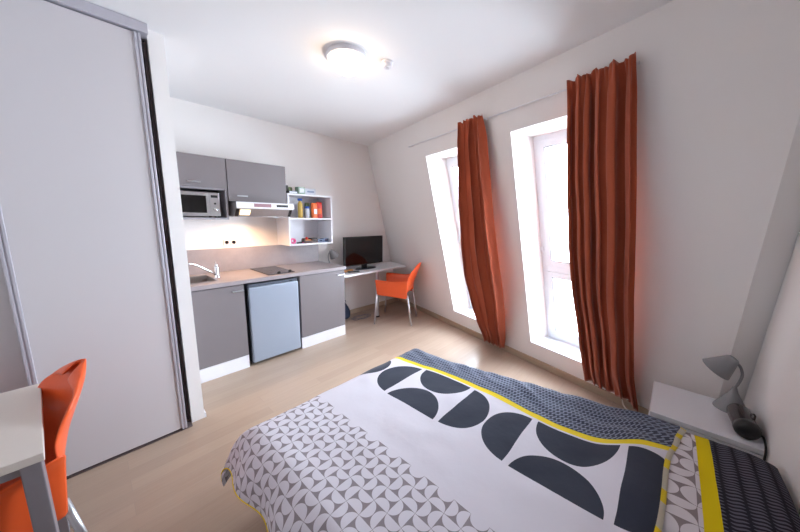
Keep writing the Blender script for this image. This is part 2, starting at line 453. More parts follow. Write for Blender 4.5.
# hob
B = (1.35, 3.22, .9)
hb = thing('ceramic_hob', 'black glass two-ring hob set in the worktop above the fridge', 'hob', B)
L(MB().box(1.205, 1.495, 2.985, 3.49, .9005, .907), B).build('glass_plate', 'hobglass', hb, bevel=.002)
for y, r_ in ((3.33, .085), (3.14, .07)):
    m = MB()
    n = 48; vs = []
    for k in range(n):
        a = 2*pi*k/n
        for rr in (r_, r_-.004): vs += [(1.35+rr*cos(a), y+rr*sin(a), .9072), (1.35+rr*cos(a), y+rr*sin(a), .9076)]
    fs = []
    for k in range(n):
        i = k*4; j = ((k+1) % n)*4; fs += [(i+1, j+1, j+3, i+3), (i, i+2, j+2, j), (i, j, j+1, i+1), (i+2, i+3, j+3, j+2)]
    L(m.add(vs, fs), B).build('cooking_zone', 'hobring', hb)
for x in (1.335, 1.455):
    L(MB().lathe([(.018, .907), (.018, .917), (.014, .927), (.0, .928)], (x, 3.02, 0), 20), B).build('knob', 'black', hb, smooth=True)

# upper cabinets
YU = 3.21
B = (.70, 3.37, 1.47)
u1 = thing('wall_cabinet', 'grey wall cabinet with an open niche that holds the microwave', 'cabinet', B)
x0, x1, t = .437, .958, .018
m = MB().box(x0, x0+t, YU+.02, YK-.003, 1.465, 2.045).box(x1-t, x1, YU+.02, YK-.003, 1.465, 2.045)
m.box(x0+t, x1-t, YU+.02, YK-.003, 2.027, 2.045).box(x0+t, x1-t, YU+.02, YK-.003, 1.745, 1.763).box(x0+t, x1-t, YU+.02, YK-.003, 1.465, 1.483).box(x0+t, x1-t, YK-.012, YK-.004, 1.483, 2.027)
L(m, B).build('body', 'carcass', u1)
d = L(MB().box(x0+.002, x1-.002, YU, YU+.018, 1.762, 2.045), B).build('door', 'cab', u1, bevel=.0015)
handle(d, .635, .735, YU, 1.805, B)
B = (1.26, 3.37, 1.64)
u2 = thing('wall_cabinet', 'wide grey wall cabinet above the extractor hood', 'cabinet', B)
x0, x1 = .962, 1.552
m = MB().box(x0, x0+t, YU+.02, YK-.003, 1.645, 2.045).box(x1-t, x1, YU+.02, YK-.003, 1.645, 2.045)
m.box(x0+t, x1-t, YU+.02, YK-.003, 2.027, 2.045).box(x0+t, x1-t, YU+.02, YK-.003, 1.645, 1.663).box(x0+t, x1-t, YK-.012, YK-.004, 1.663, 2.027)
L(m, B).build('body', 'carcass', u2)
d = L(MB().box(x0+.002, x1-.002, YU, YU+.018, 1.645, 2.045), B).build('door', 'cab', u2, bevel=.0015)
handle(d, 1.035, 1.135, YU, 1.70, B)
L(MB().box(x1+.001, x1+.03, YU+.01, YU+.06, 1.80, 1.85), B).build('side_fitting', 'black', u2, bevel=.003)

# microwave
B = (.66, 3.36, 1.484)
mw = thing('microwave', 'silver microwave oven with black door window in the open wall niche', 'microwave', B)
x0, x1, y0, z0, z1 = .475, .885, 3.225, 1.497, 1.715
L(MB().box(x0+.003, x1-.003, y0+.022, 3.50, z0, z1), B).build('housing', 'steel', mw, bevel=.004)
dr = MB(); dr.box(x0, .80, y0, y0+.02, z1-.03, z1).box(x0, .80, y0, y0+.02, z0, z0+.03).box(x0, x0+.02, y0, y0+.02, z0+.03, z1-.03).box(.775, .80, y0, y0+.02, z0+.03, z1-.03)
dr = L(dr, B).build('door_frame', 'steel', mw)
L(MB().box(x0+.02, .775, y0+.003, y0+.018, z0+.03, z1-.03), B).build('door_window', 'screen', dr)
cp = L(MB().box(.802, x1, y0, y0+.02, z0, z1), B).build('control_panel', 'steel', mw, bevel=.002)
L(MB().box(.815, x1-.014, y0-.002, y0+.002, z1-.045, z1-.022), B).build('display', 'black', cp)
L(MB().lathe([(.017, 0), (.017, .014), (.013, .018), (0, .018)], (.845, y0-.0002, 1.56), 24, (0, -1, 0)), B).build('dial', 'chrome', cp, smooth=True)
L(MB().lathe([(.009, 0), (.009, .006), (0, .006)], (.845, y0-.0002, 1.615), 16, (0, -1, 0)), B).build('button', 'black', cp)
for x in (x0+.03, x1-.03):
    for y in (3.27, 3.46): L(MB().lathe([(.012, 1.4835), (.012, 1.498)], (x, y, 0), 12), B).build('foot', 'black', mw)

# extractor hood
B = (1.27, 3.3, 1.49)
hd = thing('extractor_hood', 'slim steel extractor hood with a lit lamp under the wide wall cabinet', 'extractor hood', B)
# body: sloping underside wedge
prof = [(3.10, 1.575), (3.07, 1.575), (3.07, 1.635), (YK-.02, 1.635), (YK-.02, 1.50), (3.16, 1.50)]
x0, x1 = .985, 1.555
vs = [(x, y, z) for x in (x0, x1) for y, z in prof]; n = len(prof)
m = MB().add(vs, [tuple(range(n)), tuple(range(n, 2*n))[::-1]] + [(i, (i+1) % n, n+(i+1) % n, n+i) for i in range(n)])
L(m, B).build('hood_body', 'steel', hd)
L(MB().box(x0-.005, x1+.005, 3.06, 3.0695, 1.578, 1.638), B).build('front_panel', 'white', hd, bevel=.002)
L(MB().box(1.14, 1.31, 3.0575, 3.0595, 1.592, 1.626), B).build('label_strip', 'redlabel', hd)
L(MB().box(1.365, 1.49, 3.0565, 3.0595, 1.598, 1.622), B).build('control_strip', 'black', hd, bevel=.003)
for xa in (x0+.002, x1-.032):
    L(MB().add([(xa, 3.098, 1.572), (xa+.03, 3.098, 1.572), (xa+.03, 3.152, 1.502), (xa, 3.152, 1.502)], [(0, 1, 2, 3)]), B).build('corner_piece', 'black', hd, solid=.003)
L(MB().box(1.04, 1.54, 3.20, 3.48, 1.494, 1.4995), B).build('filter', 'steel', hd)
L(MB().add([(1.03, 3.1065, 1.561), (1.12, 3.1065, 1.561), (1.12, 3.143, 1.515), (1.03, 3.143, 1.515)], [(0, 1, 2, 3)]), B).build('lamp_cover', 'bulbglow', hd, solid=.004)

# open wall shelf
B = (1.86, 3.37, 1.17)
sh = thing('wall_shelf', 'white open two-tier wall shelf unit right of the wall cabinets', 'shelf unit', B)
x0, x1, t = 1.565, 2.15, .018; y0 = 3.215; z0, z1 = 1.165, 1.765
for xx in (x0, x1-t): L(MB().box(xx, xx+t, y0, YK-.002, z0, z1), B).build('side_panel', 'white', sh, bevel=.001)

for z in (z0, 1.470, z1-t): L(MB().box(x0+t, x1-t, y0, YK-.002, z, z+t), B).build('shelf_board', 'white', sh, bevel=.001)
L(MB().box(x0+t, x1-t, YK-.008, YK-.002, z0+t, z1-t), B).build('back_panel', 'white', sh)

# ---- things on the shelf
S1 = 1.488+.0008; S0 = 1.183+.0008; ST = 1.765+.0008
def bottle(name, label, cat, x, y, z, prof, mat, cap=None, capmat=None):
    o = thing(name, label, cat, (x, y, z))
    MB().lathe(prof, (0, 0, 0), 20).build('body', mat, o, smooth=True, bevel=0)
    if cap: MB().lathe(cap, (0, 0, 0), 20).build('cap', capmat, o, smooth=True)
    return o
bottle('bottle', 'yellowish oil bottle with a blue cap on the upper shelf tier', 'bottle', 1.79, 3.36, S1, [(.028, 0), (.03, .01), (.03, .15), (.026, .175), (.014, .195), (.013, .205)], 'yellowpack', [(.028, .2055), (.028, .232), (0, .234)], 'blue')
bottle('jar', 'white jar with blue lid between the oil bottle and the orange pack', 'jar', 1.865, 3.33, S1, [(.026, 0), (.028, .01), (.028, .10), (.024, .115)], 'jarwhite', [(.027, .1155), (.027, .14), (0, .142)], 'blue')
def pack(name, label, cat, x, y, z, w, d, h, mat, rz=0, top=None):
    o = thing(name, label, cat, (x, y, z), rz)
    def P(k, a):  # bag section
        return None
    m = MB(); levels = [(0, .92), (.08, 1), (.7, 1), (.9, .8), (1, .35)] if top else [(0, 1), (1, 1)]
    rings = []
    n = 16
    for f, s in levels:
        for k in range(n):
            a = 2*pi*k/n; e = .45
            cx = math.copysign(abs(cos(a))**e, cos(a)); cy = math.copysign(abs(sin(a))**e, sin(a))
            m.v.append((w/2*cx*(1 if f < 1 else .95), d/2*cy*s, h*f))
    for i in range(len(levels)-1):
        for k in range(n): m.f.append((i*n+k, i*n+(k+1) % n, (i+1)*n+(k+1) % n, (i+1)*n+k))
    m.f += [tuple(range(n))[::-1], tuple(range((len(levels)-1)*n, len(levels)*n))]
    m.build('packet', mat, o, bevel=.002)
    return o
o = pack('food_packet', 'orange food packet standing left of the red packet on the upper shelf tier', 'food packet', 1.945, 3.30, S1, .075, .05, .185, 'orangepack', .1, True)
MB().box(-.022, .022, -.0285, -.0262, .05, .11).build('label', 'jarwhite', o)
o = pack('food_packet', 'red food packet at the right on the upper shelf tier', 'food packet', 2.03, 3.33, S1, .075, .055, .20, 'red', -.15, True)
MB().box(-.024, .024, -.031, -.0285, .05, .12).build('label', 'orangepack', o)
pack('food_packet', 'olive green packet behind the orange one on the upper shelf tier', 'food packet', 1.915, 3.42, S1, .06, .05, .19, 'olive', 0, True)
# lower tier
o = thing('pink_roll', 'pink round tape roll at the left end of the lower shelf tier', 'roll', (1.635, 3.28, S0+.033))
m = MB(); prof = [(.033, -.018), (.033, .018), (.018, .018), (.018, -.018), (.033, -.018)]
m.lathe(prof, (0, 0, 0), 28, (0, 1, .0)); m.f = m.f[:-2]
m.build('roll', 'pink', o, smooth=False)
o = thing('marker_pen', 'black pen lying beside the pink roll on the lower shelf tier', 'pen', (1.715, 3.27, S0+.008), 0)
MB().tube([(-.03, 0, 0), (.03, -.005, 0)], .0075, 12).build('pen_body', 'black', o)
MB().tube([(.031, -.005, 0), (.045, -.006, 0)], .006, 12).build('cap', 'pink', o)
o = thing('snack_box', 'open brown snack box on the lower shelf tier with a red ball on it', 'box', (1.83, 3.30, S0))
m = MB(); m.box(-.05, .05, -.045, .045, 0, .004).box(-.05, -.046, -.045, .045, .004, .045).box(.046, .05, -.045, .045, .004, .045).box(-.046, .046, -.045, -.041, .004, .03).box(-.046, .046, .041, .045, .004, .055)
m.build('carton', 'brown', o)
MB().box(-.04, .04, -.036, .036, .006, .042).build('contents', 'tan', o, bevel=.006)
o = thing('red_ball', 'small red ball resting on the brown snack box', 'ball', (1.815, 3.28, S0+.042+.016))
prof = [(0, -.016)] + [(.016*cos(a), .016*sin(a)) for a in [R(x) for x in range(-75, 90, 15)]] + [(0, .016)]
MB().lathe(prof, (0, 0, 0), 20).build('ball', 'red', o, smooth=True)
for k, (x, w, h, mt, lb) in enumerate(((1.925, .075, .042, 'brown', 'dark brown carton right of the open snack box on the lower shelf tier'), (2.005, .065, .04, 'bluebox', 'pale blue carton in the middle of the row on the lower shelf tier'), (2.085, .075, .046, 'bluebox', 'pale blue carton at the right end of the lower shelf tier'))):
    o = thing('small_carton', lb, 'box', (x, 3.31, S0))
    MB().box(-w/2, w/2, -.04, .04, 0, h).build('carton', mt, o, bevel=.002)
    MB().box(-w/2+.012, w/2-.012, -.0412, -.0402, .01, h-.01).build('label', 'navy' if k else 'black', o)
o = thing('black_case', 'flat black case lying on top of the dark brown carton', 'case', (1.925, 3.315, S0+.0425))
MB().box(-.045, .04, -.035, .035, 0, .014).build('case_body', 'black', o, bevel=.004)
# on top of the shelf
o = thing('flat_box', 'flat black box lying on the left end of the shelf top', 'box', (1.665, 3.33, ST), .1)
MB().box(-.06, .06, -.05, .05, 0, .035).build('box_body', 'black', o, bevel=.003)
MB().box(-.05, .05, -.052, -.0502, .008, .027).build('label', 'jarwhite', o)
o = pack('tea_packet', 'olive green packet lying on the flat black box on the shelf top', 'food packet', 1.66, 3.36, ST+.036, .06, .05, .045, 'olive', .3, True)
o = thing('food_carton', 'pale green carton in the middle of the shelf top', 'box', (1.77, 3.31, ST), .12)
MB().box(-.045, .045, -.035, .035, 0, .085).build('carton', 'greenpack', o, bevel=.002)
MB().box(-.03, .03, -.0365, -.0352, .02, .07).build('label', 'jarwhite', o)
o = thing('food_carton', 'white carton at the right on the shelf top', 'box', (1.90, 3.34, ST), -.05)
MB().box(-.07, .07, -.045, .045, 0, .075).build('carton', 'jarwhite', o, bevel=.002)
MB().box(-.04, .05, -.0465, -.0452, .03, .05).build('label', 'bluebox', o)

# sockets
for i, (x, lb) in enumerate(((1.005, 'square grey wall socket, the left one above the splashback'), (1.075, 'square grey wall socket, the right one above the splashback'))):
    o = thing('wall_socket', lb, 'socket', (x, YK, 1.215))
    MB().box(-.034, .034, -.010, -.0005, -.034, .034).build('plate', 'socket', o, bevel=.004)
    m = MB().lathe([(.021, 0), (.021, .003), (.018, .003), (.017, .0), (0, 0)], (0, -.0101, 0), 24, (0, -1, 0)); m.build('socket_well', 'rail', o)

# ------------------------------------------------------------------ desk by the kitchen
B = (2.8, 3.3, .74)
dk = thing('desk', 'white wall desk with black television, running from the kitchen to the corner', 'desk', B)
zt = .755
m = MB().prism([(2.138, 3.03), (3.40, 3.05), (3.53, 3.53), (2.138, 3.53)], zt-.028, zt)
L(m, B).build('desktop', 'white', dk, bevel=.002)
dl = L(MB().tube([(2.88, 3.16, .02), (2.88, 3.16, zt-.03)], .026, 20), B).build('leg', 'alu_leg', dk, smooth=False)
L(MB().lathe([(.04, 0), (.04, .012), (.03, .02)], (2.88, 3.16, 0), 20), B).build('leg_foot', 'black', dl)
L(MB().box(2.83, 2.93, 3.11, 3.21, zt-.034, zt-.0285), B).build('leg_bracket', 'greymetal', dl)
L(MB().box(2.15, 3.45, 3.50, 3.53, zt-.065, zt-.029), B).build('wall_batten', 'white', dk)

# television
B = (2.76, 3.30, zt)
tv = thing('television', 'black flat-screen television on an oval foot on the white desk', 'television', B, R(1.5))
MB().box(-.375, .375, .0, .035, .055, .475).build('casing', 'black', tv, bevel=.005)
MB().box(-.360, .360, -.003, .001, .072, .460).build('screen', 'screen', tv)
MB().box(-.25, .25, .035, .07, .10, .40).build('rear_housing', 'black', tv, bevel=.012)
ft = MB(); n = 40
pr = [(1, 0), (1, .006), (.9, .012), (.0, .014)]
for s, h in pr:
    for k in range(n): a = 2*pi*k/n; ft.v.append((.19*s*cos(a), -.02+.10*s*sin(a), h+.0005))
for i in range(3):
    for k in range(n): ft.f.append((i*n+k, i*n+(k+1) % n, (i+1)*n+(k+1) % n, (i+1)*n+k))
ft.f.append(tuple(range(n))[::-1])
ft.build('foot', 'hobglass', tv, smooth=True)
MB().box(-.05, .05, .008, .03, .012, .06).build('neck', 'black', tv, bevel=.004)

# remote and pack on the desk
o = thing('remote_control', 'black remote control lying on the desk left of the television foot', 'remote control', (2.43, 3.15, zt+.0005), R(75))
MB().box(-.025, .025, -.08, .08, 0, .018).build('remote_body', 'black', o, bevel=.005)
MB().box(-.018, .018, -.05, .06, .0182, .0195).build('keypad', 'greymetal', o)
o = thing('snack_packet', 'tan snack packet lying behind the remote control on the desk', 'food packet', (2.40, 3.24, zt+.0005), R(10))
MB().box(-.08, .08, -.035, .035, 0, .022).build('packet', 'tan', o, bevel=.009, seg=3)

# ------------------------------------------------------------------ gooseneck lamps
def goose(loc, rz, label, s=1.0):
    r = thing('desk_lamp', label, 'lamp', loc, rz)
    # base: truncated cone foot ; shade leans towards local -X
    MB().lathe([(.070*s, 0), (.070*s, .005*s), (.018*s, .105*s), (.009*s, .135*s), (.0, .136*s)], (0, 0, 0), 36).build('base', 'lampgrey', r, smooth=False)
    pts = [(0, 0, .13*s), (.012*s, 0, .175*s), (.016*s, 0, .22*s), (.0, 0, .265*s), (-.03*s, 0, .29*s)]
    cr = []
    for i in range(len(pts)-1):
        for k in range(5):
            t = k/5; p0 = Vector(pts[max(i-1, 0)]); p1 = Vector(pts[i]); p2 = Vector(pts[i+1]); p3 = Vector(pts[min(i+2, len(pts)-1)])
            cr.append(.5*((2*p1)+(-p0+p2)*t+(2*p0-5*p1+4*p2-p3)*t*t+(-p0+3*p1-3*p2+p3)*t**3))
    cr.append(Vector(pts[-1]))
    MB().tube(cr, .0065*s, 10).build('gooseneck', 'lampgrey', r, smooth=True)
    ax = Vector((-.55, 0, -.83)).normalized(); ap = Vector(pts[-1]) - ax*.010*s
    sd = MB().lathe([(.0, 0), (.024*s, .0), (.030*s, .008*s), (.070*s, .108*s)], ap, 36, ax)
    sd.f = sd.f[:-1]
    sd = sd.build('lamp_shade', 'lampgrey', r, solid=.002, smooth=False)
    MB().lathe([(0, .03*s), (.014*s, .035*s), (.024*s, .07*s), (.020*s, .09*s), (0, .10*s)], ap, 16, ax).build('bulb', 'jarwhite', sd, smooth=True)
    return r
NZ = .45
goose((2.385, -.362, NZ+.0005), R(-97), 'grey cone-shaded desk lamp with bent neck on the white bedside table')
goose((2.21, 3.40, zt+.0005), R(175), 'small grey desk lamp on the desk between worktop and television', 1.0)

# ------------------------------------------------------------------ floor items near the desk
o = thing('bag', 'small navy bag on the floor under the desk beside the cabinet', 'bag', (2.45, 3.43, 0))
m = MB(); n = 20; lv = [(0, .9), (.05, 1), (.14, .85), (.22, .45), (.26, .25)]
for z, s in lv:
    for k in range(n): a = 2*pi*k/n; w = 1+.08*sin(3*a+z*20); m.v.append((.12*s*w*cos(a), .08*s*w*sin(a), z+.0005))
for i in range(len(lv)-1):
    for k in range(n): m.f.append((i*n+k, i*n+(k+1) % n, (i+1)*n+(k+1) % n, (i+1)*n+k))
m.f += [tuple(range(n))[::-1], tuple(range((len(lv)-1)*n, len(lv)*n))]
m.build('bag_body', 'navy', o, sub=1)
MB().tube([(-.03, 0, .24), (-.04, 0, .28), (0, 0, .30), (.04, 0, .28), (.03, 0, .24)], .006, 8).build('bag_handle', 'navy', o, smooth=True)
def cable(name, label, pts, r, mat):
    cr = []
    for i in range(len(pts)-1):
        for k in range(8):
            t = k/8; p0 = Vector(pts[max(i-1, 0)]); p1 = Vector(pts[i]); p2 = Vector(pts[i+1]); p3 = Vector(pts[min(i+2, len(pts)-1)])
            cr.append(.5*((2*p1)+(-p0+p2)*t+(2*p0-5*p1+4*p2-p3)*t*t+(-p0+3*p1-3*p2+p3)*t**3))
    cr.append(Vector(pts[-1]))
    return tag(MB().tube(cr, r, 8).build(name, mat, smooth=True), label, 'cable')
pts = []
for k in range(26):
    a = k*.75; rr = .10+.03*sin(k*1.7); pts.append((2.68+rr*1.4*cos(a), 3.30+rr*.7*sin(a), .006+.0015*(k % 5)+(.0 if k < 25 else 0)))
cable('coiled_cable', 'tangled grey cable coil on the floor under the desk', pts, .004, 'greymetal')
cable('cable', 'thin white cable on the floor between the right curtain and bedside table', [(2.83, .14, .10), (2.80, .12, .03), (2.74, .06, .006), (2.66, .00, .006), (2.58, -.02, .006), (2.50, .02, .006)], .005, 'cable')

# ------------------------------------------------------------------ orange armchair
def armchair(loc, rz, label, cush=False):
    r = thing('armchair', label, 'chair', loc, rz, 'orange plastic armchairs')
    # seat + back sheet; local front = +Y
    prof = [(.25, .425, .245), (.22, .445, .25), (.10, .448, .25), (-.05, .440, .245), (-.15, .443, .24), (-.20, .470, .238), (-.225, .53, .240), (-.245, .59, .238), (-.27, .66, .222), (-.298, .73, .208), (-.322, .79, .200), (-.338, .832, .178), (-.346, .862, .140), (-.350, .880, .085), (-.351, .886, .035)]
    nu = 14
    def P(u, v):
        k = v*(len(prof)-1); i = min(int(k), len(prof)-2); f = k-i
        y, z, w = [prof[i][j]*(1-f)+prof[i+1][j]*f for j in range(3)]
        s = u*2-1
        back = max(0, min(1, (z-.47)/.2)) if y < -.1 else 0
        seat = 1-back
        y2 = y + back*.075*s*s          # back wraps forward at the sides
        z2 = z - seat*.0 + (.012*s*s if seat > 0 and y < .2 else 0) - .055*s**4*max(0, min(1, (z-.72)/.16))
        return (s*w, y2, z2)
    m = MB().grid(P, nu, 2*(len(prof)-1))
    m.build('seat_shell', 'orange', r, solid=.012, sub=1)
    for sx in (-1, 1):
        # side panel that forms the armrest
        def Q(u, v):
            y = .245 - u*.44                       # front -> rear
            top = .655 - .02*u + .035*(max(0, u-.6)/.4)**1.5
            bot = .425 - .035*u
            x = .248 + .028*v - .012*u
            z = bot + (top-bot)*v
            fwd = .0 + .02*(v-.5)*(1-u)
            flare = .022*max(0, (v-.85)/.15)
            return (sx*(x+flare), y+fwd-.02*v*u, z)
        MB().grid(Q, 10, 8).build('armrest', 'orange', r, solid=.012, off=0, sub=1)
        MB().tube([(sx*.252, .235, .44), (sx*.272, .262, .0)], [.014, .0125], 14).build('leg', 'alu_leg', r, smooth=True)
        MB().tube([(sx*.20, -.195, .43), (sx*.208, -.262, .0)], [.014, .0125], 14).build('leg', 'alu_leg', r, smooth=True)
    return r
armchair((3.005, 2.86, 0), R(30), 'orange plastic armchair at the white desk in the far window corner')
armchair((-.415, 1.70, 0), R(103), 'orange plastic armchair pushed under the near desk at the left edge')

# near desk at left
B = (-.62, 1.68, 0)
nd = thing('desk', 'pale desk with grey metal legs in the left foreground by the wardrobe', 'desk', B)
L(MB().prism([(-1.03, 1.38), (-.18, 1.375), (-.228, 1.985), (-1.03, 1.985)], .722, .75), B).build('desktop', 'pale', nd, bevel=.002)
for (x, y) in ((-.235, 1.395), (-.27, 1.92), (-1.02, 1.395), (-1.02, 1.92)):
    L(MB().box(x, x+.045, y, y+.045, 0, .721), B).build('leg', 'greymetal', nd, bevel=.003)
L(MB().box(-.975, -.235, 1.40, 1.425, .685, .721), B).build('apron_rail', 'greymetal', nd)
L(MB().box(-.975, -.27, 1.93, 1.955, .685, .721), B).build('apron_rail', 'greymetal', nd)

# ------------------------------------------------------------------ ceiling fittings
B = (1.31, 1.74, H)
cl = thing('ceiling_light', 'round white ceiling light with glowing opal dome', 'ceiling light', B)
MB().lathe([(.132, -.0005), (.135, -.02), (.130, -.030), (.110, -.034), (.0, -.034)], (0, 0, 0), 48).build('ring', 'white', cl, smooth=False)
pr = [(.106*cos(a)**.6, -.035-.075*sin(a)) for a in [R(x) for x in (0, 15, 30, 45, 60, 75)]] + [(0, -.1105)]
MB().lathe(pr, (0, 0, 0), 48).build('dome', 'lampglow', cl, smooth=True)
o = thing('smoke_detector', 'small white round detector on the ceiling beside the light', 'smoke detector', (1.555, 1.60, H))
MB().lathe([(.042, -.0005), (.042, -.012), (.036, -.016), (.034, -.034), (.028, -.040), (0, -.040)], (0, 0, 0), 32).build('detector_body', 'white', o)
MB().lathe([(.012, -.0402), (.012, -.044), (0, -.044)], (0, 0, 0), 20).build('sensor_cap', 'socket', o)

# ------------------------------------------------------------------ curtain rods and curtains
def rod(s0, s1, label):
    ZR = 2.36
    c = W((s0+s1)/2, ZR, -.024)
    r = thing('curtain_rod', label, 'curtain rod', c)
    f = lambda s, o: tuple(W(s, ZR, o)-c)
    MB().tube([f(s0, -.024), f(s1, -.024)], .006, 12).build('pole', 'white', r, smooth=True)
    for s in (s0, s1): MB().tube([f(s-.012 if s == s0 else s+.012, -.024), f(s, -.024)], .009, 12).build('end_cap', 'white', r)
    for s in (s0+.05, s1-.05): MB().tube([f(s, -.022), f(s, -.001)], .005, 8).build('bracket', 'white', r)
rod(1.30, 2.50, 'thin grey curtain rod over the left window')
rod(2.56, 3.59, 'thin grey curtain rod over the right window')
def interp(z, tab):
    if z <= tab[0][0]: return tab[0][1]
    for (a, x), (b, y) in zip(tab, tab[1:]):
        if z <= b: return x+(y-x)*(z-a)/(b-a)
    return tab[-1][1]
def sm(tab):  # smooth interpolation by averaging
    return lambda z: sum(interp(z+d, tab) for d in (-.08, -.04, 0, .04, .08))/5
OFF = sm([(0, .045), (.15, .06), (.3, .12), (.9, .20), (1.3, .18), (2.0, .11), (2.37, .075)])
def curtain(left, right, zb, nf, label, ph, tail=0):
    lf, rf = sm(left), sm(right)
    ZT_ = 2.385
    c = W((left[0][1]+right[0][1])/2, 0, -.08)
    root = thing('curtain', label, 'curtain', c)
    nu, nv = 160, 90
    def P(u, v):
        zbb = zb(u)
        z = zbb + (ZT_-zbb)*v
        s = lf(z)+(rf(z)-lf(z))*u
        head = max(0, (v-.93)/.07); low = max(0, 1-v/.12)
        amp = .044*(1-.72*head)*(1-.45*low)
        uu = u + .012*sin(5*v*pi+ph)*sin(pi*u)
        uu = uu + .035*sin(2*pi*1.3*uu+ph*2)
        w1 = sin(2*pi*nf*uu+ph); w = w1*.62 + .45*sin(2*pi*nf*.47*uu+1.3+ph+.8*v) + .22*sin(2*pi*nf*1.9*uu+2.1*ph)*(.4+.6*head)
        fine = (.010*low + .006*head)*sin(2*pi*nf*2.7*u+ph+6*v)
        o = -OFF(z) - amp*w - fine + .008*noise.noise(Vector((u*6+ph, v*9, 0)))
        if head > 0: o = o*(1-.0*head)
        o = min(o, -.012 - .024*max(0, min(1, (z-2.1)/.15)))
        zz = z + (.014*sin(2*pi*nf*1.0*u+ph)*sin(2*pi*1.7*u)*(1 if v > .985 else 0))
        s += .010*sin(4*pi*nf*uu+ph)*(1-head)
        return tuple(W(s, zz, o)-c)
    cm = MB().grid(P, nu, nv).build('curtain_cloth', 'curtain', root, solid=.004, off=0, smooth=True)
    return root
c1L = [(0, 2.125), (.3, 2.132), (.86, 2.132), (1.28, 2.146), (1.69, 2.166), (1.98, 2.190), (2.37, 2.235)]
c1R = [(0, 2.385), (.09, 2.40), (.25, 2.47), (.43, 2.523), (.87, 2.59), (1.31, 2.565), (1.67, 2.541), (2.37, 2.515)]
c2L = [(0, 3.28), (.15, 3.286), (.35, 3.301), (.83, 3.295), (1.26, 3.263), (1.74, 3.246), (2.37, 3.240)]
c2R = [(0, 3.655), (.15, 3.645), (.39, 3.640), (.84, 3.656), (1.39, 3.648), (1.89, 3.625), (2.37, 3.60)]
curtain(c1L, c1R, lambda u: .03+.02*u, 4.5, 'rust orange curtain gathered at the left window', .4)
curtain(c2L, c2R, lambda u: .13-.02*u-.10*max(0, u-.85)/.15*.8, 5.5, 'rust orange curtain hanging at the right window nearest the bed', 1.9)

# ------------------------------------------------------------------ bedside table
B = (2.26, -.24, 0)
ns = thing('bedside_table', 'low white bedside table between bed and window wall', 'bedside table', B)
nx0, nx1, ny0, ny1 = 2.04, 2.47, -.447, -.03
L(MB().box(nx0, nx1, ny0, ny1, NZ-.025, NZ), B).build('tabletop', 'white', ns, bevel=.0015)
m = MB().box(nx0+.01, nx1, ny0, ny0+.018, 0, NZ-.0255).box(nx0+.01, nx1, ny1-.018, ny1, 0, NZ-.0255).box(nx1-.012, nx1, ny0+.018, ny1-.018, .05, NZ-.0255).box(nx0+.01, nx1-.012, ny0+.018, ny1-.018, .05, .068)
L(m, B).build('body', 'white', ns)
d = L(MB().box(nx0, nx0+.016, ny0+.003, ny1-.003, .06, NZ-.03), B).build('drawer_front', 'white', ns, bevel=.001)
L(MB().lathe([(.008, 0), (.008, .012), (.014, .016), (.012, .024), (0, .025)], (nx0, -.24, .30), 16, (-1, 0, 0)), B).build('knob', 'chrome', d, smooth=True)

# dark cylinder lying on the bedside table
o = thing('cylindrical_case', 'dark smoked cylindrical case with black end cap lying on the bedside table', 'case', (2.095, -.385, NZ+.0465), R(3))
MB().lathe([(.042, .012), (.043, .03), (.044, .10), (.045, .17), (.043, .188), (.036, .196), (0, .198)], (0, 0, 0), 40, (1, 0, 0)).build('case_body', 'smoke', o, smooth=True)
MB().lathe([(0, -.02), (.034, -.018), (.043, -.008), (.0455, .005), (.0455, .028), (.041, .03)], (0, 0, 0), 40, (1, 0, 0)).build('end_cap', 'black', o, smooth=True)
MB().tube([(.07, -.03, .03), (.09, -.036, .042), (.11, -.036, .042), (.13, -.028, .028)], .004, 8).build('carry_loop', 'black', o, smooth=True)
cd = cable('power_cable', 'black cord running from the dark cylinder over the table edge', [(2.115, -.428, NZ+.03), (2.10, -.438, NZ+.034), (2.06, -.440, NZ+.02), (2.035, -.439, NZ+.008), (2.022, -.438, NZ-.02), (2.02, -.437, NZ-.12), (2.02, -.43, NZ-.3)], .004, 'cableblk')

# ------------------------------------------------------------------ bed
B = (1.1, .45, 0)
bd = thing('bed', 'low double bed base with slatted frame under the patterned duvet', 'bed', B)
bx0, bx1, by0, by1 = .46, 1.69, -.435, 1.34
m = MB().box(bx0, bx0+.03, by0, by1, .14, .24).box(bx1-.03, bx1, by0, by1, .14, .24).box(bx0+.03, bx1-.03, by0, by0+.03, .14, .24).box(bx0+.03, bx1-.03, by1-.03, by1, .14, .24)
L(m, B).build('frame', 'greymetal', bd)
for k in range(12):
    y = by0+.08+k*.135
    L(MB().box(bx0+.031, bx1-.031, y, y+.07, .222, .239), B).build('slat', 'beigeleg', bd)
for x in (bx0+.005, bx1-.055):
    for y in (by0+.005, by1-.055): L(MB().box(x, x+.05, y, y+.05, 0, .139), B).build('leg', 'greymetal', bd)
mt = thing('mattress', 'mattress in a black fitted sheet showing below the duvet near the pillow', 'mattress', (1.1, .45, .24))
L(MB().box(bx0+.01, bx1, by0, by1-.01, .2405, .455), (1.1, .45, .24)).build('mattress_body', 'darksheet', mt, bevel=.045, seg=4)

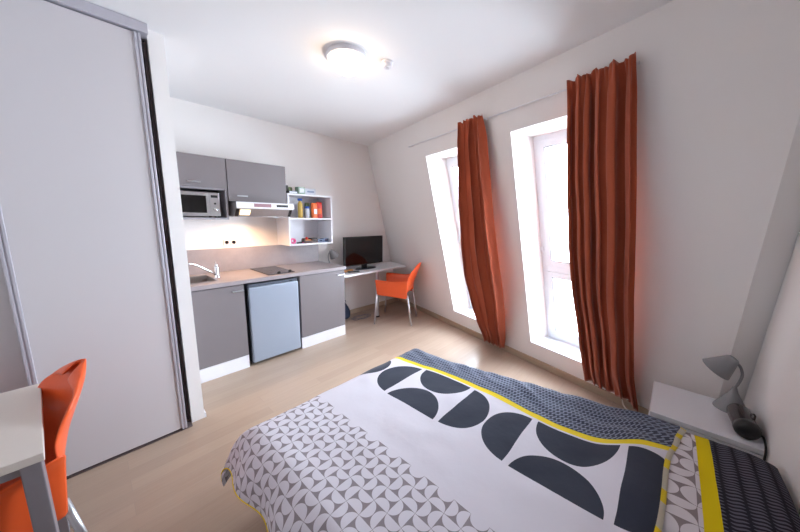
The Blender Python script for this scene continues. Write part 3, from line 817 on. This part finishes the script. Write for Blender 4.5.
def arc(e, r):     # horizontal reach and drop for a cloth length e past an edge
    if e <= 0: return 0., 0.
    a = min(e/r, pi/2); h = r*sin(a); d = r*(1-cos(a))
    if e > r*pi/2: d += (e-r*pi/2)
    return h, d
def ss(x): x = max(0, min(1, x)); return x*x*(3-2*x)
WV = [(-.2, .20), (-.1, .175), (0, .115), (.1, .06), (.2, .03), (.36, .02), (.6, .05), (1.0, .05), (1.33, -.005), (1.6, -.01)]
wv = sm(WV)
U0, U1, V0, V1 = .215, 1.95, -.10, 1.60
def duvP(u, v):
    top = .502
    xw = u + wv(v)*ss((u-1.12)/.30)*(1-.35*ss((u-1.6)/.25))
    xl = .47; xr = 1.60+.20*ss((1.3-v)/1.3)
    yf = 1.25
    yf = 1.31
    hl, dl_ = arc(xl-xw, .13); hr, dr_ = arc(xw-xr, .12); hf, df = arc(v-yf, .13)
    x = xw if xl <= xw <= xr else (xl-hl if xw < xl else xr+hr)
    y = v if v <= yf else yf+hf
    side = max(dl_, dr_)
    z = top - math.hypot(side, df) if df > 0 and side > 0 else top - side - df
    # hem flares outward where it hangs free
    if df > .12:
        y += .10*(df-.12)
    if dl_ > .10:
        x -= (.10 + .25*ss((v-1.0)/.3))*(dl_-.10)
    if dr_ > .1: x += .15*(dr_-.1)
    # quilt fullness and wrinkles
    inside = max(0, min(1, (z-.40)/.1))
    z += .010*noise.noise(Vector((u*2.2, v*2.2, 1)))*inside
    wr = ss((u-1.40)/.15)
    z += wr*.010*noise.noise(Vector((u*16-v*9, v*5+u*4, 4)))*inside
    z += .004*noise.noise(Vector((u*9, v*9, 7)))*inside
    y += .004*noise.noise(Vector((u*9, v*7, 3)))
    hang = 1-inside
    x += hang*.012*sin(v*19+u*2) ; y += hang*.010*sin(u*17) if df > 0 else 0
    # head hem: slants and rolls down, over pillow on the far side
    h = ss((V0+.10-v)/.10)
    y -= h*(.065*ss((u-1.25)/.5)) - h*.02*ss((1.3-u)/.3)
    z -= .012*ss((V0+.02-v)/.02)
    z += .040*ss((.16-v)/.2)*ss((u-1.0)/.25)*inside
    return (x, y, z)
nu, nv = 192, 172
me = bpy.data.meshes.new('duvet'); vs = []; uvs = []
for j in range(nv+1):
    for i in range(nu+1):
        u = U0+(U1-U0)*i/nu; v = V0+(V1-V0)*j/nv
        vs.append(duvP(u, v)); uvs.append((u, v))
w = nu+1; fs = [(j*w+i, j*w+i+1, (j+1)*w+i+1, (j+1)*w+i) for j in range(nv) for i in range(nu)]
DB = (1.1, .45, .5)
dv = thing('duvet', 'duvet printed with grey petals, big black half discs and a yellow stripe', 'duvet', DB)
def uvmesh(name, vs, fs, uvs, mat, parent, base, solid=0, off=-1):
    me = bpy.data.meshes.new(name); me.from_pydata([(a-base[0], b-base[1], c-base[2]) for a, b, c in vs], [], fs)
    l = me.uv_layers.new(name='UVMap')
    for lp in me.loops: l.data[lp.index].uv = uvs[lp.vertex_index]
    for p in me.polygons: p.use_smooth = True
    me.materials.append(M[mat]); o = bpy.data.objects.new(name, me); COL.objects.link(o); o.parent = parent
    if solid: m = o.modifiers.new('solid', 'SOLIDIFY'); m.thickness = solid; m.offset = off
    return o
uvmesh('duvet_cover', vs, fs, uvs, 'duvet', dv, DB, .022, -1)
M['yellow'] = simple('yellow_piping', (232, 204, 40), .8)
# yellow piping along the hanging hem
m = MB(); m.tube([tuple(Vector(duvP(U0+.002, V0+(V1-V0)*k/60))-Vector(DB)) for k in range(61)], .003, 6)
m.tube([tuple(Vector(duvP(U0+(U1-U0)*k/60, V1-.002))-Vector(DB)) for k in range(61)], .003, 6)
m.build('piping', 'yellow', dv, smooth=True)

# pillow
PB = (1.52, -.25, .455)
pw = thing('pillow', 'pillow with grey petal border, yellow band and dark leaf pattern against the wall', 'pillow', PB)
px0, px1, py0, py1 = 1.17, 1.86, -.442, -.05
vs = []; uvs = []; fs = []
n1, n2 = 60, 40
def pil(a, b, sgn):
    # a,b in [-1,1]
    k = (1-abs(a)**5)*(1-abs(b)**4); k = max(0, k)**.45
    x = (px0+px1)/2+(px1-px0)/2*a*(1-.03*b*b); y = (py0+py1)/2+(py1-py0)/2*b*(1-.02*a*a)
    hgt = (.052 if sgn > 0 else .034)*k*(1 if sgn < 0 else (.72+.28*ss((.35-b)/1.1)))
    z = .492+sgn*hgt + (.006*noise.noise(Vector((a*4, b*4, 2))) if sgn > 0 else 0)*k
    return (x, y, max(z, .4565))
for sgn in (1, -1):
    o_ = len(vs)
    for j in range(n2+1):
        for i in range(n1+1):
            a = -1+2*i/n1; b = -1+2*j/n2; p = pil(a, b, sgn); vs.append(p); uvs.append((p[0], p[1]))
    ww = n1+1
    for j in range(n2):
        for i in range(n1):
            q = (o_+j*ww+i, o_+j*ww+i+1, o_+(j+1)*ww+i+1, o_+(j+1)*ww+i)
            fs.append(q if sgn > 0 else q[::-1])
uvmesh('pillowcase', vs, fs, uvs, 'pillow', pw, PB)

# ------------------------------------------------------------------ light
wl = bpy.data.worlds.new('sky'); sc.world = wl; wl.use_nodes = True
nt = wl.node_tree; bg = nt.nodes['Background']
bg.inputs[0].default_value = (.83, .915, 1.0, 1); bg.inputs[1].default_value = 38.0
def area(name, loc, direction, sx, sy, portal=False, energy=0, col=(1, 1, 1)):
    l = bpy.data.lights.new(name, 'AREA'); l.shape = 'RECTANGLE'; l.size = sx; l.size_y = sy; l.energy = energy; l.color = col
    if portal: l.cycles.is_portal = True
    o = bpy.data.objects.new(name, l); COL.objects.link(o); o.location = loc
    return o
nrm = (-N + Z*0).normalized()
slope = (Z - N*LEAN).normalized(); face = D.cross(slope).normalized()
if face.dot(-N) < 0: face = -face
for (a, b) in (W1, W2):
    o = area('window_portal', W((a+b)/2, (ZS+ZT)/2, .45), face, b-a+.05, (ZT-ZS)*1.06, portal=True)
    zax = -face; yax = slope; xax = yax.cross(zax)
    o.rotation_euler = Matrix((xax, yax, zax)).transposed().to_euler()
def point(name, loc, e, col, r=.05):
    l = bpy.data.lights.new(name, 'POINT'); l.energy = e; l.color = col; l.shadow_soft_size = r
    o = bpy.data.objects.new(name, l); COL.objects.link(o); o.location = loc; return o
l = bpy.data.lights.new('hood_lamp_light', 'SPOT'); l.energy = 26; l.color = (1, .58, .28); l.shadow_soft_size = .03; l.spot_size = R(150); l.spot_blend = .6
o = bpy.data.objects.new('hood_lamp_light', l); COL.objects.link(o); o.location = (1.10, 3.22, 1.485); o.rotation_euler = (R(8), 0, 0)

# ------------------------------------------------------------------ camera
F = 288.62; yaw, pitch, roll = .819, .164, .0129
cam = bpy.data.cameras.new('camera'); co = bpy.data.objects.new('camera', cam); COL.objects.link(co); sc.camera = co
cam.sensor_width = 36; cam.lens = 36*F/800; cam.clip_start = .02
f = Vector((sin(yaw)*cos(pitch), cos(yaw)*cos(pitch), -sin(pitch))); r = Vector((cos(yaw), -sin(yaw), 0)); u = r.cross(f)
r2 = r*cos(roll)+u*sin(roll); u2 = -r*sin(roll)+u*cos(roll)
mt4 = Matrix((r2, u2, -f)).transposed().to_4x4(); mt4.translation = Vector((0, 0, 1.5)); co.matrix_world = mt4

vs_ = sc.view_settings
vs_.view_transform = 'Standard'; vs_.look = 'None'; vs_.gamma = 1; vs_.use_curve_mapping = False; vs_.exposure = 0.0
